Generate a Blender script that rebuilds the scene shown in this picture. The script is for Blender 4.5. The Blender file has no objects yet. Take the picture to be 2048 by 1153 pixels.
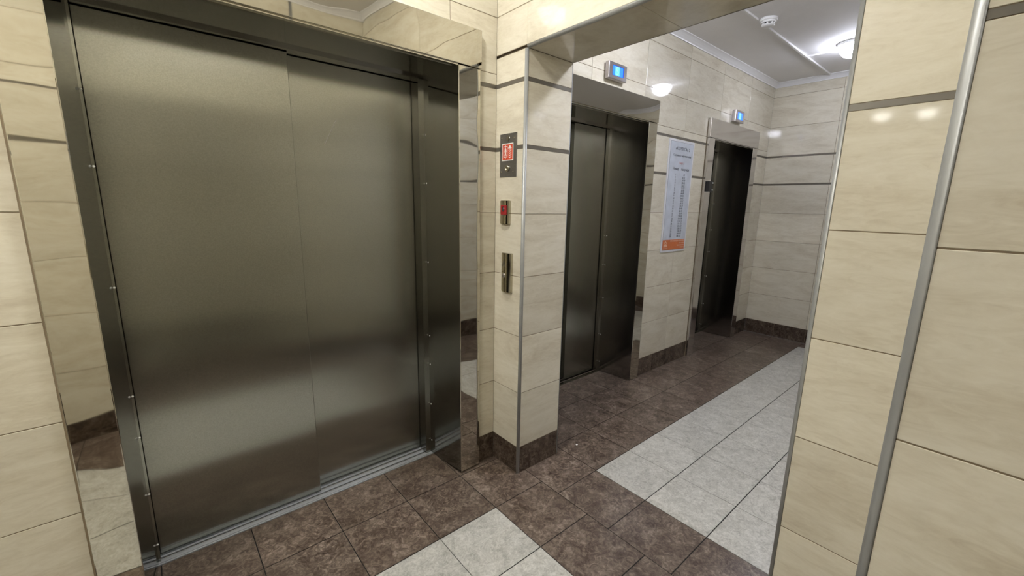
import bpy, bmesh, math, random
from mathutils import Vector, Matrix

random.seed(4)
sc = bpy.context.scene
COL = sc.collection

# ------------------------------------------------------------------ camera
cd = bpy.data.cameras.new('camera')
cam = bpy.data.objects.new('camera', cd)
COL.objects.link(cam)
cd.sensor_width = 36.0
cd.lens = 14.838
cd.clip_start = 0.01
rt = Vector((0.76133767, -0.64810539, 0.01800997))
up = Vector((0.11258833, 0.15951279, 0.98075458))
fw = Vector((0.63850514, 0.74465769, -0.1944122))
cam.matrix_world = Matrix(((rt.x, up.x, -fw.x, -1.0888), (rt.y, up.y, -fw.y, -1.3572), (rt.z, up.z, -fw.z, 1.3943), (0, 0, 0, 1)))
sc.camera = cam

# ------------------------------------------------------------------ world, exposure
w = bpy.data.worlds.new('world'); sc.world = w
w.use_nodes = True
w.node_tree.nodes['Background'].inputs[0].default_value = (0.9, 0.92, 1.0, 1)
w.node_tree.nodes['Background'].inputs[1].default_value = 0.05
sc.view_settings.view_transform = 'Standard'
sc.view_settings.look = 'None'
sc.view_settings.gamma = 1
sc.view_settings.use_curve_mapping = False
sc.view_settings.exposure = 1.45
LAMP_LOBBY = 60.0
LAMP_HALL = 70.0
COL_LOBBY = (1.0, 0.975, 0.91)
COL_HALL = (0.84, 0.87, 1.0)
CZ = 2.675          # ceiling height

# ------------------------------------------------------------------ materials
def nmat(name):
    m = bpy.data.materials.new(name); m.use_nodes = True
    nt = m.node_tree
    return m, nt, nt.nodes['Principled BSDF']

def N(nt, t, **kw):
    n = nt.nodes.new(t)
    for k, v in kw.items():
        if k.startswith('i_'):
            n.inputs[k[2:].replace('_', ' ')].default_value = v
        else:
            setattr(n, k, v)
    return n

def ramp(nt, fac, stops):
    r = nt.nodes.new('ShaderNodeValToRGB')
    e = r.color_ramp.elements
    e[0].position, e[0].color = stops[0][0], (*stops[0][1], 1)
    e[1].position, e[1].color = stops[-1][0], (*stops[-1][1], 1)
    for p, c in stops[1:-1]:
        x = e.new(p); x.color = (*c, 1)
    nt.links.new(fac, r.inputs[0])
    return r.outputs[0]

def simple(name, col, rough=0.5, metal=0.0, emit=None, strength=0.0, var=1.0):
    m, nt, b = nmat(name)
    b.inputs['Base Color'].default_value = (*col, 1)
    b.inputs['Roughness'].default_value = rough
    b.inputs['Metallic'].default_value = metal
    # faint procedural mottling so that nothing is a dead flat colour
    tc = N(nt, 'ShaderNodeTexCoord'); n = N(nt, 'ShaderNodeTexNoise', i_Scale=14.0, i_Detail=3.0)
    nt.links.new(tc.outputs['Object'], n.inputs['Vector'])
    a = tuple(c * (1 - 0.07 * var) for c in col); c2 = tuple(min(1, c * (1 + 0.05 * var)) for c in col)
    nt.links.new(ramp(nt, n.outputs['Fac'], [(0.35, a), (0.65, c2)]), b.inputs['Base Color'])
    if emit:
        b.inputs['Emission Color'].default_value = (*emit, 1)
        b.inputs['Emission Strength'].default_value = strength
    return m

def tile_mat(name, stops, stretch, rough=0.12, scale=2.2, warm=(1, 1, 1), vary=0.07, bump=0.02, fine=0.35):
    """stone look ceramic: streaky noise, each tile shifted by its own island random"""
    m, nt, b = nmat(name)
    L = nt.links.new
    tc = N(nt, 'ShaderNodeTexCoord'); geo = N(nt, 'ShaderNodeNewGeometry')
    sh = N(nt, 'ShaderNodeVectorMath', operation='SCALE'); sh.inputs[0].default_value = (37, 53, 71)
    L(geo.outputs['Random Per Island'], sh.inputs['Scale'])
    ad = N(nt, 'ShaderNodeVectorMath', operation='ADD'); L(tc.outputs['Object'], ad.inputs[0]); L(sh.outputs[0], ad.inputs[1])
    mp = N(nt, 'ShaderNodeMapping'); mp.inputs['Scale'].default_value = stretch; L(ad.outputs[0], mp.inputs[0])
    n1 = N(nt, 'ShaderNodeTexNoise', i_Scale=scale, i_Detail=6.0, i_Roughness=0.62, i_Distortion=1.1); L(mp.outputs[0], n1.inputs['Vector'])
    n2 = N(nt, 'ShaderNodeTexNoise', i_Scale=scale * 5 if fine < 0.5 else scale * 3.2, i_Detail=8.0, i_Roughness=0.68, i_Distortion=2.0 if fine < 0.5 else 1.9); L(mp.outputs[0], n2.inputs['Vector'])
    mx = N(nt, 'ShaderNodeMix', data_type='FLOAT'); mx.inputs[0].default_value = fine
    L(n1.outputs['Fac'], mx.inputs[2]); L(n2.outputs['Fac'], mx.inputs[3])
    col = ramp(nt, mx.outputs[0], stops)
    # per tile brightness
    mr = N(nt, 'ShaderNodeMapRange'); mr.inputs['To Min'].default_value = 1 - vary; mr.inputs['To Max'].default_value = 1 + vary
    L(geo.outputs['Random Per Island'], mr.inputs['Value'])
    hs = N(nt, 'ShaderNodeHueSaturation'); L(col, hs.inputs['Color']); L(mr.outputs[0], hs.inputs['Value'])
    L(hs.outputs[0], b.inputs['Base Color'])
    b.inputs['Roughness'].default_value = rough
    n3 = N(nt, 'ShaderNodeTexNoise', i_Scale=3.0, i_Detail=1.0); L(ad.outputs[0], n3.inputs['Vector'])
    bp = N(nt, 'ShaderNodeBump', i_Strength=bump, i_Distance=0.05); L(n3.outputs['Fac'], bp.inputs['Height']); L(bp.outputs[0], b.inputs['Normal'])
    return m

M = {}
BE = [(0.30, (0.51, 0.455, 0.355)), (0.43, (0.61, 0.565, 0.455)), (0.52, (0.67, 0.63, 0.52)), (0.62, (0.715, 0.68, 0.575)), (0.75, (0.62, 0.575, 0.465))]
M['tile_x'] = tile_mat('beige_wall_tile', BE, (1.1, 1.1, 4.2), rough=0.055, bump=0.012)
M['band'] = simple('grey_brown_metal_strip', (0.16, 0.145, 0.12), 0.35, 0.3)
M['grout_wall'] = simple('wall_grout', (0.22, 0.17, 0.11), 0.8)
BR = [(0.37, (0.045, 0.029, 0.021)), (0.45, (0.090, 0.064, 0.049)), (0.50, (0.130, 0.097, 0.076)), (0.55, (0.180, 0.140, 0.112)), (0.63, (0.29, 0.24, 0.195))]
M['brown'] = tile_mat('brown_marbled_floor_tile', BR, (1, 1, 1), rough=0.28, scale=11.0, vary=0.09, bump=0.01, fine=0.6)
BB = [(p, (c[0] * 0.62, c[1] * 0.6, c[2] * 0.58)) for p, c in BR]
M['base'] = tile_mat('brown_skirting_tile', BB, (1, 1, 1), rough=0.20, scale=9.0, vary=0.10, fine=0.55)
WH = [(0.38, (0.33, 0.325, 0.295)), (0.46, (0.44, 0.435, 0.40)), (0.53, (0.53, 0.525, 0.485)), (0.62, (0.64, 0.63, 0.59))]
M['white'] = tile_mat('pale_grey_floor_tile', WH, (1, 1, 1), rough=0.28, scale=16.0, vary=0.04, bump=0.01, fine=0.6)
M['grout_floor'] = simple('dark_floor_grout', (0.012, 0.011, 0.010), 0.8)
M['plaster'] = simple('white_ceiling_paint', (0.82, 0.81, 0.82), 0.75, var=0.15)
M['cornice'] = simple('white_plastic_cornice', (0.80, 0.80, 0.82), 0.35, var=0.1)
M['alu'] = simple('satin_aluminium_trim', (0.36, 0.37, 0.37), 0.42, 0.35)
M['sill'] = simple('aluminium_sill', (0.50, 0.53, 0.58), 0.35, 0.45)
M['dark'] = simple('black_gap', (0.008, 0.008, 0.008), 0.6)
M['core'] = simple('plain_render', (0.45, 0.42, 0.36), 0.8)

def steel(name, col, rough, wave=0.0, wscale=4.0, aniso=0.0, wstretch=(1, 1, 1), grain=0.0):
    m, nt, b = nmat(name)
    L = nt.links.new
    b.inputs['Metallic'].default_value = 1.0
    b.inputs['Roughness'].default_value = rough
    tc = N(nt, 'ShaderNodeTexCoord')
    n0 = N(nt, 'ShaderNodeTexNoise', i_Scale=320.0, i_Detail=2.0)
    L(tc.outputs['Object'], n0.inputs['Vector'])
    a = tuple(c * (1 - grain) for c in col); c2 = tuple(c * (1 + grain) for c in col)
    L(ramp(nt, n0.outputs['Fac'], [(0.35, a), (0.65, c2)]), b.inputs['Base Color'])
    if wave:
        mp = N(nt, 'ShaderNodeMapping'); mp.inputs['Scale'].default_value = wstretch; L(tc.outputs['Object'], mp.inputs[0])
        n = N(nt, 'ShaderNodeTexNoise', i_Scale=wscale, i_Detail=0.6); L(mp.outputs[0], n.inputs['Vector'])
        bp = N(nt, 'ShaderNodeBump', i_Strength=wave, i_Distance=0.02); L(n.outputs['Fac'], bp.inputs['Height']); L(bp.outputs[0], b.inputs['Normal'])
    if aniso:
        b.inputs['Anisotropic'].default_value = aniso
        tg = N(nt, 'ShaderNodeTangent', direction_type='RADIAL', axis='Z'); L(tg.outputs[0], b.inputs['Tangent'])
    return m
M['mirror'] = steel('polished_steel', (0.57, 0.545, 0.48), 0.03, wave=0.17, wscale=3.4, wstretch=(1, 1, 1.6))
M['mirror2'] = steel('dull_polished_steel', (0.62, 0.60, 0.60), 0.10, wave=0.03, wscale=3.0)
M['door'] = steel('brushed_door_steel', (0.385, 0.39, 0.352), 0.235, grain=0.08, aniso=0.93)
M['lining'] = steel('dark_lining_steel', (0.24, 0.235, 0.225), 0.085, grain=0.08, wave=0.02)
M['lining_hall'] = steel('grey_lining_steel', (0.38, 0.365, 0.35), 0.13, grain=0.08)
M['plate'] = steel('dark_switch_plate', (0.26, 0.26, 0.27), 0.38, grain=0.1)
M['chrome'] = steel('chrome', (0.50, 0.47, 0.38), 0.07)
M['rivet'] = simple('bright_rivet', (0.85, 0.85, 0.82), 0.4, 0.2)
M['boxsteel'] = steel('satin_grey_steel', (0.50, 0.47, 0.47), 0.32, grain=0.06)
M['red'] = simple('red_plastic', (0.36, 0.022, 0.025), 0.35)
M['signred'] = simple('red_sign_print', (0.62, 0.075, 0.03), 0.4)
M['black'] = simple('black_plastic', (0.015, 0.015, 0.017), 0.4)
M['whitep'] = simple('white_plastic', (0.80, 0.80, 0.80), 0.35)
M['signwhite'] = simple('white_sign_print', (0.80, 0.79, 0.76), 0.4)
M['paper'] = simple('bluish_white_sheet', (0.56, 0.61, 0.70), 0.25)
M['frame'] = simple('white_sign_frame', (0.70, 0.71, 0.75), 0.35)
M['line'] = simple('grey_frame_line', (0.16, 0.17, 0.22), 0.5)
M['ink'] = simple('dark_print', (0.05, 0.05, 0.07), 0.6)
M['inkred'] = simple('faded_red_print', (0.55, 0.22, 0.20), 0.6)
M['orange'] = simple('orange_print', (0.62, 0.16, 0.045), 0.35)
M['pale'] = simple('pale_orange_print', (0.80, 0.55, 0.42), 0.4)
M['screen'] = simple('blue_screen', (0.02, 0.1, 0.6), 0.2, emit=(0.035, 0.24, 1.0), strength=0.42)
M['screenhi'] = simple('pale_blue_digit', (0.2, 0.6, 0.9), 0.2, emit=(0.25, 0.75, 1.0), strength=0.42)
M['screenhi2'] = simple('light_blue_patch', (0.1, 0.4, 0.8), 0.2, emit=(0.12, 0.45, 1.0), strength=0.40)
M['screenrim'] = simple('deep_blue_screen_edge', (0.01, 0.03, 0.4), 0.2, emit=(0.0, 0.03, 0.55), strength=0.35)
M['glow_lobby'] = simple('lit_glass_warm', (0.9, 0.9, 0.9), 0.3, emit=COL_LOBBY, strength=LAMP_LOBBY)
M['glow_mid'] = simple('lit_glass_bright', (0.9, 0.9, 0.9), 0.3, emit=COL_LOBBY, strength=LAMP_LOBBY * 2.0)
M['glow_near'] = simple('lit_glass_soft', (0.9, 0.9, 0.9), 0.3, emit=COL_LOBBY, strength=LAMP_LOBBY * 0.85)
M['glow_hall_far'] = simple('lit_glass_cool_soft', (0.9, 0.9, 0.9), 0.3, emit=COL_HALL, strength=LAMP_HALL * 0.30)
M['glow_dim'] = simple('lit_glass_faint', (0.9, 0.9, 0.9), 0.3, emit=COL_LOBBY, strength=LAMP_LOBBY * 0.2)
M['glow_far'] = simple('lit_glass_dim', (0.9, 0.9, 0.9), 0.3, emit=COL_LOBBY, strength=LAMP_LOBBY * 0.10)
M['glow_hall'] = simple('lit_glass_cool', (0.9, 0.9, 0.9), 0.3, emit=COL_HALL, strength=LAMP_HALL)

# ------------------------------------------------------------------ mesh helpers
def BM(): return bmesh.new()

def box(bm, lo, hi, mi=0, bev=0.0, seg=1):
    lo = [min(a, b) for a, b in zip(lo, hi)] if False else lo
    x0, y0, z0 = [min(a, b) for a, b in zip(lo, hi)]
    x1, y1, z1 = [max(a, b) for a, b in zip(lo, hi)]
    v = [bm.verts.new(p) for p in [(x0, y0, z0), (x1, y0, z0), (x1, y1, z0), (x0, y1, z0), (x0, y0, z1), (x1, y0, z1), (x1, y1, z1), (x0, y1, z1)]]
    fs = [bm.faces.new([v[i] for i in q]) for q in [(0, 3, 2, 1), (4, 5, 6, 7), (0, 1, 5, 4), (1, 2, 6, 5), (2, 3, 7, 6), (3, 0, 4, 7)]]
    for f in fs: f.material_index = mi
    if bev > 0:
        es = list({e for f in fs for e in f.edges})
        r = bmesh.ops.bevel(bm, geom=es, offset=bev, segments=seg, affect='EDGES', profile=0.5)
        for f in r['faces']: f.material_index = mi
    return fs

def prism(bm, pts, axis, a, b, mi=0, bev=0.0, seg=1, smooth=False):
    """extrude a closed 2-D outline along an axis from a to b"""
    def mk(p, t):
        if axis == 'Z': return (p[0], p[1], t)
        if axis == 'Y': return (p[0], t, p[1])
        return (t, p[0], p[1])
    A = [bm.verts.new(mk(p, a)) for p in pts]; B = [bm.verts.new(mk(p, b)) for p in pts]
    n = len(pts); fs = [bm.faces.new(A), bm.faces.new(list(reversed(B)))]
    for i in range(n):
        f = bm.faces.new((A[i], B[i], B[(i + 1) % n], A[(i + 1) % n])); f.smooth = smooth; fs.append(f)
    for f in fs: f.material_index = mi
    bmesh.ops.recalc_face_normals(bm, faces=fs)
    if bev > 0:
        es = list({e for f in fs[:2] for e in f.edges})
        r = bmesh.ops.bevel(bm, geom=es, offset=bev, segments=seg, affect='EDGES')
        for f in r['faces']: f.material_index = mi; f.smooth = smooth
    return fs

def lathe(bm, prof, c, axis='Z', sgn=1, n=40, mi=0):
    """profile (radius, height) revolved about an axis through c"""
    rings = []
    for r, h in prof:
        ring = []
        for k in range(n):
            a = 2 * math.pi * k / n
            p = (r * math.cos(a), r * math.sin(a), h * sgn)
            if axis == 'Z': q = p
            elif axis == 'X': q = (p[2], p[0], p[1])
            else: q = (p[0], p[2], p[1])
            ring.append(bm.verts.new((c[0] + q[0], c[1] + q[1], c[2] + q[2])))
        rings.append(ring)
    fs = []
    for a, b in zip(rings, rings[1:]):
        for k in range(n):
            f = bm.faces.new((a[k], a[(k + 1) % n], b[(k + 1) % n], b[k])); f.smooth = True; f.material_index = mi; fs.append(f)
    fs.append(bm.faces.new(rings[0])); fs.append(bm.faces.new(rings[-1]))
    for f in fs[-2:]: f.material_index = mi
    bmesh.ops.recalc_face_normals(bm, faces=fs)

def obj(name, bm, mats, parent=None, kind=None):
    me = bpy.data.meshes.new(name); bm.to_mesh(me); bm.free()
    for m in (mats if isinstance(mats, (list, tuple)) else [mats]): me.materials.append(M[m])
    o = bpy.data.objects.new(name, me); COL.objects.link(o)
    if parent is not None: o.parent = parent; o.matrix_parent_inverse = parent.matrix_world.inverted() if False else Matrix.Translation(-parent.location)
    if kind: o['kind'] = kind
    return o

def thing(name, label, cat, loc=(0, 0, 0), group=None):
    o = bpy.data.objects.new(name, None); COL.objects.link(o)
    o.location = loc; o.empty_display_size = 0.1
    o['label'] = label; o['category'] = cat
    if group: o['group'] = group
    return o

def tag(o, label, cat, group=None):
    o['label'] = label; o['category'] = cat
    if group: o['group'] = group
    return o

# ------------------------------------------------------------------ tiled walls
def cut(rect, holes):
    """subtract axis aligned holes from a rectangle (u0,u1,z0,z1)"""
    out = [rect]
    for h in holes:
        nxt = []
        for r in out:
            u0, u1, z0, z1 = r
            a0, a1, b0, b1 = max(u0, h[0]), min(u1, h[1]), max(z0, h[2]), min(z1, h[3])
            if a0 >= a1 or b0 >= b1: nxt.append(r); continue
            if b0 > z0: nxt.append((u0, u1, z0, b0))
            if b1 < z1: nxt.append((u0, u1, b1, z1))
            if a0 > u0: nxt.append((u0, a0, b0, b1))
            if a1 < u1: nxt.append((a1, u1, b0, b1))
        out = nxt
    return [r for r in out if r[1] - r[0] > 0.002 and r[3] - r[2] > 0.002]

ROWS = [(0, .150, 1), (.150, .453, 0), (.453, .7515, 0), (.7515, 1.051, 0), (1.051, 1.351, 0), (1.351, 1.645, 0), (1.645, 1.661, 2),
        (1.661, 1.931, 0), (1.931, 1.947, 2), (1.947, 2.238, 0), (2.238, 2.54, 0), (2.54, CZ, 0)]
ROWS_R = [(0, .17, 1), (.17, .470, 0), (.470, .762, 0), (.762, 1.054, 0), (1.054, 1.344, 0), (1.344, 1.632, 0), (1.632, 1.647, 2),
          (1.647, 1.925, 0), (1.925, 1.941, 2), (1.941, 2.238, 0), (2.238, 2.54, 0), (2.54, CZ, 0)]

def wall_face(bm, axis, pos, sgn, u0, u1, z0, z1, joints, rows=ROWS, holes=(), bjoints=None, thick=0.006, back=0.0):
    """tile slabs standing on the plane axis=pos, facing sgn; grout backing 1.2 mm behind the tile face"""
    g = 0.0014
    def slab(r, d0, d1, mi, bev):
        a0, a1, b0, b1 = r
        p0, p1 = pos - sgn * d0, pos - sgn * d1
        if axis == 'Y': box(bm, (a0, p0, b0), (a1, p1, b1), mi, bev)
        else: box(bm, (p0, a0, b0), (p1, a1, b1), mi, bev)
    for (ra, rb, kind) in rows:
        a, b = max(ra, z0), min(rb, z1)
        if b - a < 0.004: continue
        js = (bjoints if (kind == 1 and bjoints) else joints)
        cuts = [u0] + sorted(j for j in js if u0 + 0.004 < j < u1 - 0.004) + [u1]
        if kind == 2: cuts = [u0, u1]
        for c0, c1 in zip(cuts, cuts[1:]):
            for r in cut((c0, c1, a, b), holes):
                gg = g
                rr = (r[0] + (gg if r[0] > u0 + 1e-4 else 0), r[1] - (gg if r[1] < u1 - 1e-4 else 0), r[2] + (gg if kind != 2 else 0), r[3] - (gg if kind != 2 else 0))
                slab(rr, 0 if kind != 2 else 0.0004, thick, {0: 0, 1: 1, 2: 2}[kind], 0.0008 if kind != 2 else 0)
    for r in cut((u0, u1, z0, z1), holes):
        slab(r, 0.0014, thick + back, 3, 0)

TW = ['tile_x', 'base', 'band', 'grout_wall']
XP, XB = 0.243, 0.545          # partition front / back planes
YW, YH = 0.336, 0.480          # lobby / hall lift wall planes
YJ, YR = 0.125, -1.041         # opening jambs
ZO = 2.0625                    # opening head
YB = -1.62                     # hall right wall
YR0 = -1.280                   # lobby rear wall
XO0, XO1 = -1.33, -0.25         # corridor mouth behind the camera
YC = -2.75                     # corridor end
XL, XE = -6.9, 4.07            # ends
XN, YN = -0.25, -1.280         # near corner

# lobby lift wall
bm = BM()
jl = [-0.011 - 0.6 * k for k in range(0, 12)]
wall_face(bm, 'Y', YW, -1, XL, XP, 0, CZ, jl, holes=[(-1.25, 0.035, -0.01, 1.995)], bjoints=[-0.06 - 0.3 * k for k in range(24)], back=0.05)
obj('wall_left', bm, TW, kind='structure')
# hall lift wall
bm = BM()
jh = [2.295 + 0.594 * k for k in range(-3, 4)]
wall_face(bm, 'Y', YH, -1, XB, XE, 0, CZ, jh, holes=[(0.86, 1.765, -0.01, 2.0), (2.775, 3.645, -0.01, 2.0)], bjoints=[2.389 + 0.3 * k for k in range(-7, 7)], back=0.05)
obj('wall_left', bm, TW, kind='structure')
# hall end wall
bm = BM()
wall_face(bm, 'X', XE, -1, YB, YH, 0, CZ, [YH - 0.6 * k for k in range(1, 5)], bjoints=[YH - 0.3 * k for k in range(1, 8)], back=0.05)
obj('wall_end', bm, TW, kind='structure')
# hall right wall and lobby rear wall (behind the camera, seen in the steel)
bm = BM()
wall_face(bm, 'Y', YB, 1, XB, XE, 0, CZ, jh, bjoints=[2.389 + 0.3 * k for k in range(-7, 7)], back=0.05)
obj('wall_right', bm, TW, kind='structure')
bm = BM()
wall_face(bm, 'Y', YR0, 1, XL, XN, 0, CZ, jl, holes=[(XO0, XO1, -0.01, ZO)], bjoints=[-0.06 - 0.3 * k for k in range(24)], back=0.05)
box(bm, (XO0, YR0 - 0.30, ZO), (XO1, YR0 - 0.057, CZ), 0)
wall_face(bm, 'X', XO0, 1, YC, YR0 - 0.0005, 0, ZO, [YR0 - 0.6 * k for k in range(1, 6)], back=0.05)
wall_face(bm, 'Y', YC, 1, XO0, XO1, 0, CZ, [-0.85], back=0.05)
obj('wall_rear', bm, TW, kind='structure')
bm = BM()
wall_face(bm, 'X', XL, 1, YR0, YW, 0, CZ, [YW - 0.6 * k for k in range(1, 4)], back=0.05)
obj('wall_lobby_end', bm, TW, kind='structure')

# partition with the opening: left pier, header, right pier
bm = BM()
T = 0.006
TR = 0.0113
wall_face(bm, 'X', XP, -1, YJ + TR, YW, 0, ZO, [])
wall_face(bm, 'X', XP, -1, YJ, YW, ZO + TR, CZ, [])                                   # left pier front
wall_face(bm, 'X', XP, -1, YR, YJ, ZO + TR, CZ, [-0.475], back=0)                     # header front
wall_face(bm, 'X', XP, -1, YN, YR - TR, 0, ZO, [], rows=ROWS_R)
wall_face(bm, 'X', XP, -1, YN, YR, ZO + TR, CZ, [], rows=ROWS_R)                      # right pier front
wall_face(bm, 'Y', YJ, -1, XP + TR, XB - 0.0068, 0, ZO, [])                                   # left jamb
wall_face(bm, 'Y', YR, 1, XP + TR, XB, 0, ZO, [], rows=ROWS_R)                       # right jamb
wall_face(bm, 'X', XB, 1, YJ + 0.0068, YH, 0, CZ, [])                                    # hall side
wall_face(bm, 'X', XB, 1, YR, YJ, ZO, CZ, [-0.475])
wall_face(bm, 'X', XB, 1, YB, YR, 0, CZ, [])
# soffit tiles
for a, b in ((YJ, -0.425), (-0.425, -1.025), (-1.025, YR)):
    box(bm, (XP + TR, min(a, b) + 0.0009, ZO), (XB - 0.001, max(a, b) - 0.0009, ZO + T), 0, 0.0008)
box(bm, (XP + 0.012, YR, ZO + 0.0014), (XB - T, YJ, ZO + 0.03), 3)
# cores
box(bm, (XP + 0.012, YJ + 0.012, 0), (XB - 0.012, YH, CZ), 3)
box(bm, (XP + 0.012, YB, 0), (XB - 0.012, YR - 0.012, CZ), 3)
box(bm, (XP + 0.012, YR, ZO + 0.012), (XB - 0.012, YJ, CZ), 3)
obj('wall_partition', bm, TW, kind='structure')

# near wall block on the right of the camera
bm = BM()
RN = [(0, .15, 1), (.15, .453, 0), (.453, .757, 0), (.757, 1.050, 0), (1.050, 1.345, 0), (1.345, 1.635, 0), (1.635, 1.6465, 2),
      (1.6465, 1.925, 0), (1.925, 1.941, 2), (1.941, 2.238, 0), (2.238, 2.54, 0), (2.54, CZ, 0)]
wall_face(bm, 'X', XN, -1, YC, YN - 0.0133, 0, CZ, [YN - 0.6 * k for k in range(1, 6)], rows=RN)
wall_face(bm, 'Y', YN, 1, XN + 0.0133, XP, 0, CZ, [], rows=RN)
box(bm, (XN + 0.014, YC, 0), (XP + 0.012, YN - 0.014, CZ), 3)
obj('wall_near', bm, TW, kind='structure')

# floor: one mesh of tiles on dark grout
bm = BM()
def ftile(x0, x1, y0, y1, mi, gx=0.0018, gy=0.0018):
    if x1 - x0 < 0.004 or y1 - y0 < 0.004: return
    box(bm, (x0 + gx, y0 + gy, -0.008), (x1 - gx, y1 - gy, 0.0), mi, 0.0006)
def grid(xs, ys, white):
    for x0, x1 in zip(xs, xs[1:]):
        for y0, y1 in zip(ys, ys[1:]):
            cx, cy = (x0 + x1) / 2, (y0 + y1) / 2
            wht = white(cx, cy)
            ftile(x0, x1, y0, y1, 1 if wht else 0, 0.0013 if wht else 0.0019, 0.0021)
xs = [XL] + [-0.3 * k for k in range(22, -1, -1)] + [0.300]
ys = [YR0, -1.2, -0.9, -0.6, -0.3, 0.0, 0.3, 0.567]
grid(xs, ys, lambda x, y: x < 0 and -0.9 < y < 0)
grid([XO0, -1.2, -0.9, -0.6, -0.3, XO1], [YC, -2.7, -2.4, -2.1, -1.8, -1.5, YR0], lambda x, y: False)
xs = [0.300] + [0.592 + 0.3 * k for k in range(12)] + [XE]
ys = [YB] + [-0.117 - 0.3 * k for k in range(5, -3, -1)][0:] + [0.86]
ys = sorted(set(round(v, 4) for v in ys if v >= YB))
grid(xs, ys, lambda x, y: 0.592 < x < 3.892 and -1.017 < y < -0.117)
box(bm, (XL, YC, -0.06), (XE, 0.96, -0.0016), 2)
obj('floor', bm, ['brown', 'white', 'grout_floor'], kind='structure')

# ceilings and cornices
bm = BM(); box(bm, (XL, YC, CZ), (XE, YH, CZ + 0.05), 0); obj('ceiling', bm, 'plaster', kind='structure')

def cornice(bm, axis, pos, sgn, a, b):
    """small cove moulding: profile (depth from the wall, drop from the ceiling)"""
    pr = [(0, 0), (0.052, 0), (0.052, 0.006), (0.044, 0.009), (0.036, 0.014), (0.026, 0.022), (0.017, 0.031), (0.011, 0.036), (0.009, 0.043), (0, 0.043)]
    pts = [(pos + sgn * d, CZ - h) for d, h in pr]
    prism(bm, pts, 'X' if axis == 'Y' else 'Y', a, b)
def trim(name_bm, name='trim_1', mat='cornice'):
    return obj(name, name_bm, mat, kind='structure')
bm = BM(); cornice(bm, 'Y', YH, -1, XB, XE); trim(bm, 'trim_1')
bm = BM(); cornice(bm, 'X', XE, -1, YB, YH); trim(bm, 'trim_2')
bm = BM(); cornice(bm, 'Y', YB, 1, XB, XE); trim(bm, 'trim_3')
bm = BM(); cornice(bm, 'Y', YW, -1, XL, XP); trim(bm, 'trim_4')
bm = BM(); cornice(bm, 'X', XP, -1, YN, YW); trim(bm, 'trim_5')
bm = BM(); cornice(bm, 'Y', YN, 1, XN, XP); trim(bm, 'trim_6')
bm = BM(); cornice(bm, 'X', XN, -1, YC, YR0 - 0.3); trim(bm, 'trim_7')
bm = BM(); cornice(bm, 'Y', YR0, 1, XL, XN); trim(bm, 'trim_8')

# rounded aluminium corner profiles
def quarter(cx, cy, sx, sy, r=0.0125, n=8):
    """quarter round outline: corner of the wall at (cx,cy), bulging towards (sx,sy)"""
    ox, oy = cx - sx * (r - 0.0012), cy - sy * (r - 0.0012)
    return [(ox, oy)] + [(ox + sx * r * math.cos(a), oy + sy * r * math.sin(a)) for a in [math.pi / 2 * k / n for k in range(n + 1)]]
def vtrim(cx, cy, sx, sy, z0, z1, name, r=0.0125):
    bm = BM(); fs = prism(bm, quarter(cx, cy, sx, sy, r), 'Z', z0, z1)
    for f in fs[3:-1]: f.smooth = True
    obj(name, bm, 'alu', kind='structure')
vtrim(XP, YJ, -1, -1, 0.0, ZO, 'trim_9')
vtrim(XP, YR, -1, 1, 0.0, ZO, 'trim_10')
vtrim(XB, YJ, 1, -1, 0.0, ZO, 'trim_11', 0.008)
vtrim(XN, YN, -1, 1, 0.0, CZ - 0.045, 'trim_12', 0.0145)
bm = BM()
r = 0.0125; ox, oz = XP + r - 0.0012, ZO + r - 0.0012
pts = [(ox, oz)] + [(ox - r * math.cos(a), oz - r * math.sin(a)) for a in [math.pi / 2 * k / 8 for k in range(9)]]
fs = prism(bm, pts, 'Y', YR, YJ)
for f in fs[3:-1]: f.smooth = True
obj('trim_13', bm, 'alu', kind='structure')

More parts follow.
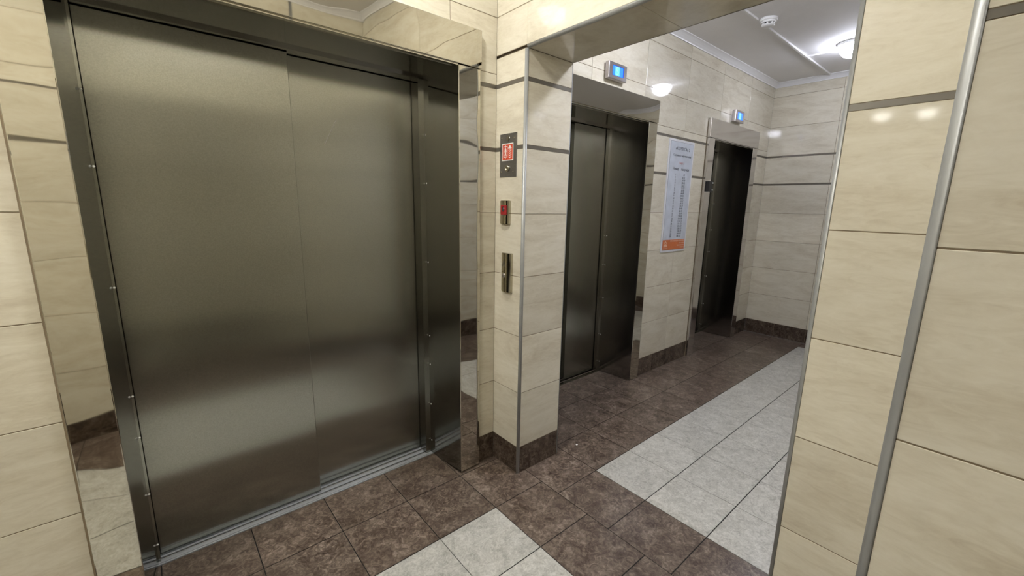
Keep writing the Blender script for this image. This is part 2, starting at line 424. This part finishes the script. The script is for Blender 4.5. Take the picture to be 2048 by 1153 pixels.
# ------------------------------------------------------------------ lift entrances
def lift(label, xl, xr, jw, yf, yw, yd, top, htop, front_right, mir, hdr, seam, rivz, xo=None, thick=0.035, extra=0.0):
    """xl, xr clear opening; jw jamb width; yf front of the casing; yw wall plane; yd front door plane"""
    t = thing('elevator_door', label, 'elevator door', (xl, yf, 0), 'lift entrances')
    jl_, jr_ = xl - jw, xr + (xo or jw)
    # casing
    for a, b in ((jl_, xl), (xr, jr_)):
        bm = BM(); box(bm, (a, yf, 0.002), (b, yw - 0.0002 if False else yw + 0.0, top), 0, 0.0032, 3)
        obj('jamb', bm, mir, t)
    bm = BM(); box(bm, (jl_ - 0.007, yw - 0.004, 0.002), (jl_ - 0.0002, yw, htop), 0, 0.001); obj('edge_strip', bm, 'grout_wall', t)  # narrow brown strip along the left outer edge of the casing
    bm = BM(); box(bm, (jl_ - 0.003, yf - 0.005, top + 0.0015), (jr_ + 0.003, yw, htop), 0, 0.002, 2)
    box(bm, (xl, yf + 0.004, top - 0.004), (xr, yf + 0.03, top + 0.004), 0)
    obj('header', bm, hdr, t)
    # tapered side linings with a flange next to the doors
    fl = yd - 0.032; tp = 0.022
    for s, xe in ((1, xl), (-1, xr)):
        bm = BM()
        fw_ = 0.007 if s > 0 else 0.030
        bk = yd - 0.006 if s > 0 else yd + max(seam, key=lambda q: q[1])[2] - 0.006
        p = [(xe, yf + 0.002), (xe + s * tp, fl), (xe + s * (tp + fw_), fl), (xe + s * (tp + fw_), bk), (xe - s * 0.012, bk), (xe - s * 0.012, yf + 0.002)]
        prism(bm, p, 'Z', 0.003, top - 0.006)
        for f in bm.faces:
            if f.normal.y < -0.9 and abs(f.calc_center_median().y - fl) < 0.001: f.material_index = 1
        o = obj('side_lining', bm, ['lining', 'door'] if extra == 0 else ['lining_hall', 'door'], t)
        for z in rivz:
            bm = BM(); lathe(bm, [(0.0038, 0), (0.0034, 0.0008), (0.0020, 0.0018), (0.0004, 0.0021)], (xe + s * (tp + (0.004 if s > 0 else -0.0006)), fl - (0.0001 if s > 0 else 0.010), z), 'Y' if s > 0 else 'X', -1, n=10)
            q = obj('rivet', bm, 'rivet', o); q.matrix_parent_inverse = Matrix(); 
            q.matrix_parent_inverse = Matrix.Identity(4)
    bm = BM(); box(bm, (xl - 0.012, yf + 0.03, top - 0.006), (xr + 0.012, yd + 0.07, top + 0.01), 0)
    fr0, fr1 = [(q[0], q[1]) for q in seam if q[2] == 0][0]
    for (a, b, dy) in seam: box(bm, (max(a, xl) if dy == 0 or a < fr0 else fr1, fl, top - 0.016), (min(b, xr) if dy == 0 or b > fr1 else fr0, yd + dy - 0.006, top - 0.005), 0)
    box(bm, (xl, fl - 0.004, top - 0.014), (xr, fl + 0.02, top - 0.004), 0)
    obj('head_lining', bm, 'lining' if extra == 0 else 'lining_hall', t)
    # two sliding leaves, one behind the other
    dz0, dz1 = 0.008, top - 0.0175
    for (a, b, dy) in seam:
        bm = BM(); box(bm, (a, yd + dy, dz0), (b, yd + dy + thick, dz1), 0, 0.0025, 2)
        obj('door_panel', bm, 'door', t)
    # dark shaft gap behind the leaves
    bm = BM(); box(bm, (xl - 0.02, yd + 0.085, 0.0), (xr + 0.02, yd + 0.095, top + 0.01), 0); obj('shaft_screen', bm, 'dark', t)
    # grooved sill
    bm = BM()
    y = fl + 0.012 - 0.03
    sx0, sx1 = xl + tp - 0.016, xr - tp + 0.016
    for w0, w1, zz, mi_ in ((0, .007, .0035, 0), (.010, .031, .0035, 0), (.034, .041, -.001, 2), (.044, .066, .0035, 0), (.070, .078, -.001, 2), (.081, .105, .0035, 0)):
        box(bm, (sx0, y + w0, -0.0055), (sx1, y + w1, zz), mi_, 0.0006)
    box(bm, (sx0, y, -0.008), (sx1, y + .105, -0.005), 1)
    obj('sill', bm, ['sill', 'dark', 'boxsteel'] if extra == 0 else ['lining', 'dark', 'lining'], t)
    return t

lift('wide brushed steel lift door with two leaves, nearest of the three, left of the switch pier', -1.228, 0.014, 0.108, 0.312, YW, 0.617, 1.990, 2.150, 0, 'mirror', 'mirror',
     [(-1.20, -0.595, 0.0), (-0.62, 0.020, 0.040)], (0.08, 0.30, 0.533, 0.695, 1.092, 1.49, 1.722), xo=0.119)
L1 = bpy.data.objects['elevator_door']
bm = BM(); prism(bm, [(-0.4600, 1.640), (-0.4594, 1.6395), (-0.4047, 1.748), (-0.4052, 1.7485)], 'Y', 0.6564, 0.6572); obj('scratch', bm, 'boxsteel', L1)

lift('brushed steel lift door between the tiled pier and the white notice sheet', 0.885, 1.747, 0.112, 0.460, YH, 0.800, 2.000, 2.155, 0, 'mirror', 'mirror',
     [(1.330, 1.725, 0.0), (0.905, 1.35, 0.040)], (0.086, 0.327, 0.645, 0.92, 1.159), extra=1)
lift('narrow looking farthest lift door right of the white notice sheet', 2.790, 3.630, 0.110, 0.455, YH, 0.820, 1.995, 2.155, 0, 'mirror2', 'mirror2',
     [(3.200, 3.608, 0.0), (2.81, 3.22, 0.040)], (0.086, 0.327, 0.645, 0.92, 1.159, 1.44), xo=0.108, extra=1)

# surrounding dark shaft structure so that nothing glows through behind the doors
bm = BM()
for a, b in ((-1.30, 0.10), (0.80, 1.83), (2.72, 3.71)):
    box(bm, (a, YW + 0.07 if a < 0 else YH + 0.06, -0.05), (a + 0.04, 0.97, 2.1), 0)
    box(bm, (b - 0.04, YW + 0.07 if a < 0 else YH + 0.06, -0.05), (b, 0.97, 2.1), 0)
    box(bm, (a, YW + 0.07 if a < 0 else YH + 0.06, 2.06), (b, 0.97, 2.1), 0)
    box(bm, (a, 0.93, -0.05), (b, 0.97, 2.1), 0)
obj('wall_shaft', bm, 'core', kind='structure')

# ------------------------------------------------------------------ text helper
def text(name, s, size, loc, rot, mat, parent, align='LEFT', spacing=1.0, ext=0.0003):
    cu = bpy.data.curves.new(name, 'FONT'); cu.body = s; cu.size = size; cu.align_x = align
    cu.space_line = spacing; cu.extrude = ext; cu.fill_mode = 'BOTH'; cu.resolution_u = 3
    o = bpy.data.objects.new('tmp', cu); COL.objects.link(o)
    dg = bpy.context.evaluated_depsgraph_get()
    me = bpy.data.meshes.new_from_object(o.evaluated_get(dg))
    bpy.data.objects.remove(o)
    me.transform(Matrix.Translation(loc) @ rot)
    me.materials.clear(); me.materials.append(M[mat])
    q = bpy.data.objects.new(name, me); COL.objects.link(q); q.parent = parent
    root = parent
    while root.parent: root = root.parent
    q.matrix_parent_inverse = Matrix.Identity(4) if parent.parent else Matrix.Translation(-parent.location)
    return q
ROT_Y = Matrix.Rotation(math.radians(90), 4, 'X')                       # writing that faces -Y
ROT_X = Matrix.Rotation(math.radians(-90), 4, 'Z') @ ROT_Y              # writing that faces -X, reads towards -Y

def child(name, bm, mat, parent):
    """a sub-part: parent is itself a part whose local frame is the world's"""
    o = obj(name, bm, mat, parent); o.matrix_parent_inverse = Matrix.Identity(4); return o

# ------------------------------------------------------------------ switches on the pier (facing -X)
t = thing('intercom_plate', 'dark steel plate with red firefighter lift pictogram, topmost on the pier', 'switch plate', (XP, 0.238, 1.52))
X = XP
bm = BM(); box(bm, (X - 0.003, 0.178, 1.522), (X, 0.300, 1.720), 0, 0.0008); obj('plate', bm, 'plate', t)
bm = BM(); lathe(bm, [(0.0135, 0), (0.0135, 0.0006), (0.0128, 0.0010), (0.0004, 0.0010)], (X - 0.003, 0.240, 1.697), 'X', -1, 24); obj('speaker_grille', bm, 'lining', t)
for y, z in ((0.286, 1.702), (0.198, 1.698), (0.288, 1.546), (0.202, 1.546)):
    bm = BM(); lathe(bm, [(0.0035, 0), (0.0033, 0.001), (0.0015, 0.0019), (0.0003, 0.002)], (X - 0.003, y, z), 'X', -1, 12); obj('screw', bm, 'chrome', t)
bm = BM(); lathe(bm, [(0.0145, 0), (0.0145, 0.006), (0.0125, 0.0085), (0.0075, 0.009), (0.007, 0.0065), (0.0004, 0.0065)], (X - 0.003, 0.240, 1.562), 'X', -1, 28); obj('button', bm, 'chrome', t)
st = None
bm = BM(); box(bm, (X - 0.0038, 0.201, 1.597), (X - 0.003, 0.283, 1.676), 0); st = obj('pictogram_sticker', bm, 'signwhite', t)
bm = BM(); box(bm, (X - 0.0042, 0.2055, 1.6015), (X - 0.0037, 0.2785, 1.6715), 0); child('red_field', bm, 'signred', st)
def px(u, v): return (0.2785 - u * 0.073, 1.6015 + v * 0.070)
def poly(bm, pts, d0=0.0046, d1=0.0041):
    prism(bm, [px(*p) for p in pts], 'X', X - d0, X - d1)
def rectp(bm, u0, v0, u1, v1, d0=0.0046, d1=0.0041): poly(bm, [(u0, v0), (u1, v0), (u1, v1), (u0, v1)], d0, d1)
bm = BM()
rectp(bm, .10, .16, .50, .20); rectp(bm, .10, .84, .50, .88); rectp(bm, .10, .20, .14, .84); rectp(bm, .46, .20, .50, .84)   # car outline
rectp(bm, .28, .88, .32, .97); rectp(bm, .28, .05, .32, .16)
child('lift_outline', bm, 'signwhite', st)
bm = BM()
rectp(bm, .15, .21, .45, .83, 0.0043, 0.0041)
child('dark_panel', bm, 'signred', st)
bm = BM()
poly(bm, [(.26, .72), (.34, .72), (.35, .77), (.30, .81), (.25, .77)])                                                       # head
poly(bm, [(.24, .70), (.36, .70), (.41, .50), (.37, .49), (.345, .60), (.34, .48), (.40, .25), (.35, .24), (.30, .42), (.25, .24), (.20, .25), (.26, .48), (.255, .60), (.23, .49), (.19, .50)])
child('person_symbol', bm, 'signwhite', st)
bm = BM()
poly(bm, [(.55, .72), (.92, .72), (.74, .95)])
rectp(bm, .64, .64, .84, .69)
for k in range(4):
    v = .56 - k * .135
    poly(bm, [(.62, v + .05), (.62, v), (.74, v - .06), (.88, v + .02), (.88, v + .07), (.74, v)])
child('fire_arrow_symbol', bm, 'signwhite', st)

t = thing('key_switch', 'small chrome box with red key switch on the pier, below the firefighter plate', 'key switch', (XP, 0.248, 1.30))
def bulged(y0, y1, z0, z1, d, bm):
    """box with a rounded front: outline in the XY plane, extruded in z"""
    n = 10; pts = [(X, y0), (X, y1)]
    for k in range(n + 1):
        u = k / n; y = y1 + (y0 - y1) * u
        e = abs(2 * u - 1) ** 2.6
        pts.append((X - d * (0.62 + 0.38 * (1 - e)), y))
    fs = prism(bm, pts, 'Z', z0, z1, bev=0.002, seg=2)
    return fs
bm = BM(); bulged(0.215, 0.281, 1.300, 1.412, 0.022, bm); obj('housing', bm, 'chrome', t)
bm = BM(); box(bm, (X - 0.0265, 0.219, 1.344), (X - 0.021, 0.262, 1.391), 0, 0.0026, 3); rd = obj('red_insert', bm, 'red', t)
bm = BM(); lathe(bm, [(0.009, 0), (0.009, 0.0015), (0.0005, 0.0015)], (X - 0.0265, 0.241, 1.370), 'X', -1, 16)
child('lock_cylinder', bm, 'plate', rd)
bm = BM(); box(bm, (X - 0.0290, 0.2385, 1.360), (X - 0.0278, 0.2435, 1.384), 0); poly
child('key_slot', bm, 'black', rd)

t = thing('call_button_panel', 'tall chrome lift call panel with round button, lowest on the pier', 'call panel', (XP, 0.228, 0.965))
bm = BM(); bulged(0.193, 0.263, 0.966, 1.160, 0.024, bm); obj('housing', bm, 'chrome', t)
bm = BM(); lathe(bm, [(0.012, 0), (0.012, 0.003), (0.009, 0.006), (0.0005, 0.007)], (X - 0.0235, 0.233, 1.049), 'X', -1, 24); obj('button', bm, 'boxsteel', t)
bm = BM()
for s in (-1, 1): prism(bm, [(0.235, 1.118), (0.235 + s * 0.010, 1.094), (0.235 + s * 0.0125, 1.094), (0.235, 1.124)], 'X', X - 0.0248, X - 0.0235)
obj('arrow_engraving', bm, 'plate', t)

# ------------------------------------------------------------------ floor indicators over the hall lifts
def indicator(label, x0, x1, z0, z1, digit):
    t = thing('floor_indicator', label, 'floor display', ((x0 + x1) / 2, YH, z0), 'floor indicators')
    yb, yf = YH, YH - 0.040
    bm = BM(); box(bm, (x0, yf, z0), (x1, yb - 0.012, z1), 0, 0.004, 2); box(bm, (x0 + 0.012, yb - 0.013, z0 + 0.005), (x1 - 0.012, yb, z1 - 0.005), 0)
    obj('housing', bm, 'boxsteel', t)
    a, b = x0 + 0.038, x1 - 0.036; c, d = z0 + 0.022, z1 - 0.018
    bm = BM(); box(bm, (a, yf - 0.0006, c), (b, yf + 0.001, d), 0); s = obj('screen', bm, 'screenrim', t)
    bm = BM(); box(bm, (a + 0.002, yf - 0.0010, c + 0.001), (b - 0.008, yf - 0.0004, d - 0.004), 0); child('lit_area', bm, 'screen', s)
    bm = BM(); w_ = b - a; box(bm, (a + w_ * .22, yf - 0.0012, c + 0.002), (a + w_ * .62, yf - 0.0008, d - 0.004), 0); child('lit_patch', bm, 'screenhi2', s)
    text('digit', digit, 0.066, Vector((a + w_ * .42, yf - 0.0016, c + 0.007)), ROT_Y, 'screenhi', s, 'CENTER')
    return t
indicator('blue lit floor display over the lift door next to the pier', 1.220, 1.412, 2.192, 2.292, '5')
indicator('blue lit floor display over the farthest lift door', 3.108, 3.300, 2.180, 2.284, '2')

# ------------------------------------------------------------------ notice sheet on the hall wall
t = thing('notice_board', 'tall white notice sheet with floor and flat numbers and an orange footer', 'notice board', (2.266, YH, 1.03))
x0, x1, z0, z1 = 2.070, 2.463, 1.027, 1.926
yf = YH - 0.008
bm = BM(); box(bm, (x0, yf, z0), (x1, YH, z1), 0, 0.002, 2); obj('frame', bm, 'frame', t)
bm = BM(); box(bm, (x0 + 0.017, yf - 0.0006, z0 + 0.017), (x1 - 0.017, yf, z1 - 0.017), 0); obj('border_line', bm, 'line', t)
bm = BM(); box(bm, (x0 + 0.0195, yf - 0.0012, z0 + 0.0195), (x1 - 0.0195, yf - 0.0004, z1 - 0.0195), 0); sh = obj('sheet', bm, 'paper', t)
bm = BM(); box(bm, (x0 + 0.0195, yf - 0.0016, z0 + 0.0195), (x1 - 0.0195, yf - 0.0011, z0 + 0.102), 0); ft = obj('footer', bm, 'orange', t)
cx = (x0 + x1) / 2
yt = yf - 0.0016
text('heading', '«КОРПУСА» 2', 0.034, Vector((cx + 0.01, yt, z1 - 0.080)), ROT_Y, 'ink', sh, 'CENTER')
text('heading', '12 (единая) лифтовая зона', 0.0225, Vector((cx + 0.01, yt, z1 - 0.128)), ROT_Y, 'ink', sh, 'CENTER')
text('red_heading', 'Лифт 1', 0.026, Vector((cx + 0.01, yt, z1 - 0.187)), ROT_Y, 'inkred', sh, 'CENTER')
text('column_heading', 'Номер', 0.028, Vector((x0 + 0.125, yt, z1 - 0.235)), ROT_Y, 'ink', sh, 'CENTER')
text('column_heading', 'Квартира', 0.028, Vector((x0 + 0.272, yt, z1 - 0.235)), ROT_Y, 'ink', sh, 'CENTER')
nrow = 25
flats = ['1-7'] + ['%d-%d' % (8 + 6 * k, 13 + 6 * k) for k in range(24)]
zt, zb = z1 - 0.272, z0 + 0.128
for k in range(nrow):
    z = zt + (zb - zt) * k / (nrow - 1) - 0.006
    text('row_number', str(k + 1), 0.021, Vector((x0 + 0.128, yt, z)), ROT_Y, 'ink', sh, 'CENTER')
    text('row_flats', flats[k], 0.023, Vector((x0 + 0.262, yt, z)), ROT_Y, 'ink', sh, 'CENTER')
fx, fz = x0 + 0.062, z0 + 0.043
bm = BM()
prism(bm, [(fx - 0.030, fz + 0.026), (fx, fz + 0.052), (fx + 0.030, fz + 0.026), (fx + 0.021, fz + 0.026), (fx, fz + 0.043), (fx - 0.021, fz + 0.026)], 'Y', yt - 0.0006, yt - 0.0001)
prism(bm, [(fx - 0.026, fz), (fx - 0.014, fz), (fx - 0.014, fz + 0.022), (fx - 0.026, fz + 0.022)], 'Y', yt - 0.0006, yt - 0.0001)
prism(bm, [(fx + 0.014, fz), (fx + 0.026, fz), (fx + 0.026, fz + 0.022), (fx + 0.014, fz + 0.022)], 'Y', yt - 0.0006, yt - 0.0001)
prism(bm, [(fx - 0.010, fz), (fx + 0.010, fz), (fx + 0.010, fz + 0.022), (fx, fz + 0.030), (fx - 0.010, fz + 0.022)], 'Y', yt - 0.0006, yt - 0.0001)
child('house_emblem', bm, 'pale', ft)
text('emblem_caption', 'ЖИЛСЕРВИС', 0.0125, Vector((fx, yt - 0.0004, z0 + 0.026)), ROT_Y, 'pale', ft, 'CENTER')
for k, s in enumerate(('УПРАВЛЯЮЩАЯ КОМПАНИЯ', 'Диспетчер', 'круглосуточно', 'Телефон')):
    text('footer_text', s, 0.0165, Vector((x1 - 0.026, yt - 0.0004, z0 + 0.084 - 0.0185 * k)), ROT_Y, 'pale', ft, 'RIGHT')

# small black box on the left casing of the farthest lift
t = thing('wall_box', 'small black box fixed to the left casing of the farthest lift', 'box', (2.72, 0.455, 1.54))
bm = BM(); box(bm, (2.703, 0.428, 1.538), (2.775, 0.455, 1.626), 0, 0.002, 2); obj('housing', bm, 'black', t)
for z in (1.552, 1.612):
    bm = BM(); lathe(bm, [(0.006, 0), (0.0055, 0.005), (0.003, 0.008), (0.0005, 0.009)], (2.766, 0.428, z), 'Y', -1, 14); obj('screw', bm, 'rivet', t)

# ------------------------------------------------------------------ ceiling fittings
t = thing('smoke_detector', 'round white smoke detector on the hall ceiling', 'smoke detector', (2.31, -0.055, CZ))
dc = (2.305, -0.050, CZ)
bm = BM(); lathe(bm, [(0.055, 0), (0.055, 0.014), (0.050, 0.018), (0.0005, 0.018)], dc, 'Z', -1, 40); obj('base', bm, 'whitep', t)
bm = BM(); lathe(bm, [(0.047, 0.018), (0.047, 0.026), (0.044, 0.030), (0.034, 0.030), (0.034, 0.018)], dc, 'Z', -1, 40); obj('collar', bm, 'whitep', t)
bm = BM(); lathe(bm, [(0.032, 0.028), (0.032, 0.038), (0.0005, 0.038)], dc, 'Z', -1, 24); obj('sensor_chamber', bm, 'black', t)
bm = BM()
for k in range(8):
    a = 2 * math.pi * k / 8 + 0.2
    c, s = math.cos(a), math.sin(a)
    q = [(dc[0] + c * rr - s * ww, dc[1] + s * rr + c * ww) for rr, ww in ((0.030, -0.005), (0.040, -0.005), (0.040, 0.005), (0.030, 0.005))]
    prism(bm, q, 'Z', CZ - 0.030, CZ - 0.040)
obj('rib', bm, 'whitep', t)
bm = BM(); lathe(bm, [(0.041, 0.040), (0.041, 0.043), (0.034, 0.050), (0.0005, 0.052)], dc, 'Z', -1, 32); obj('cap', bm, 'whitep', t)

bm = BM(); box(bm, (2.37, -0.006, CZ - 0.014), (4.022, 0.010, CZ), 0, 0.001)
tag(obj('cable_duct', bm, 'whitep'), 'long white cable duct on the hall ceiling running from the detector to the end wall', 'cable duct', 'ceiling cable ducts')
bm = BM(); box(bm, (0.60, -0.006, CZ - 0.014), (2.25, 0.010, CZ), 0, 0.001)
tag(obj('cable_duct', bm, 'whitep'), 'white cable duct on the hall ceiling between the opening and the detector', 'cable duct', 'ceiling cable ducts')
bm = BM(); box(bm, (3.315, -0.29, CZ - 0.012), (3.331, -0.0065, CZ), 0, 0.001)
tag(obj('cable_duct', bm, 'whitep'), 'short white cable duct branching off to the lit ceiling lamp', 'cable duct', 'ceiling cable ducts')

def lamp(label, x, y, mat):
    t = thing('ceiling_lamp', label, 'ceiling lamp', (x, y, CZ), 'ceiling lamps')
    bm = BM(); lathe(bm, [(0.100, 0), (0.104, 0.004), (0.104, 0.016), (0.090, 0.022), (0.0005, 0.022)], (x, y, CZ), 'Z', -1, 40); obj('base', bm, 'whitep', t)
    bm = BM(); lathe(bm, [(0.086, 0.020), (0.092, 0.030), (0.090, 0.045), (0.078, 0.070), (0.060, 0.092), (0.035, 0.104), (0.0005, 0.107)], (x, y, CZ), 'Z', -1, 40); obj('glass_shade', bm, mat, t)
lamp('lit round ceiling lamp in the hall, cut by the edge of the right pier', 3.235, -0.335, 'glow_hall_far')
lamp('lit round ceiling lamp in the hall near the opening, seen only as a reflection', 1.10, -0.50, 'glow_hall')
lamp('lit round ceiling lamp of the lobby in front of the wide lift', -0.62, -0.17, 'glow_near')
lamp('unseen lit ceiling lamp farther left in the lobby, added to brighten the pier', -2.40, -0.18, 'glow_mid')  # unseen lamp, added to throw more light on the pier front
lamp('lit round ceiling lamp at the left end of the lobby, on the lift side', -5.95, -0.02, 'glow_far')
lamp('lit round ceiling lamp at the left end of the lobby, on the rear side', -6.05, -0.44, 'glow_far')
lamp('lit round ceiling lamp of the corridor behind the camera', -0.78, -2.10, 'glow_dim')

# paper crumb on the brown hall tiles
bm = BM()
prism(bm, [(0.690, 0.108), (0.702, 0.105), (0.706, 0.112), (0.697, 0.118)], 'Z', 0.0002, 0.004)
tag(obj('paper_crumb', bm, 'whitep'), 'tiny white crumb on the brown floor tiles right of the pier', 'crumb')
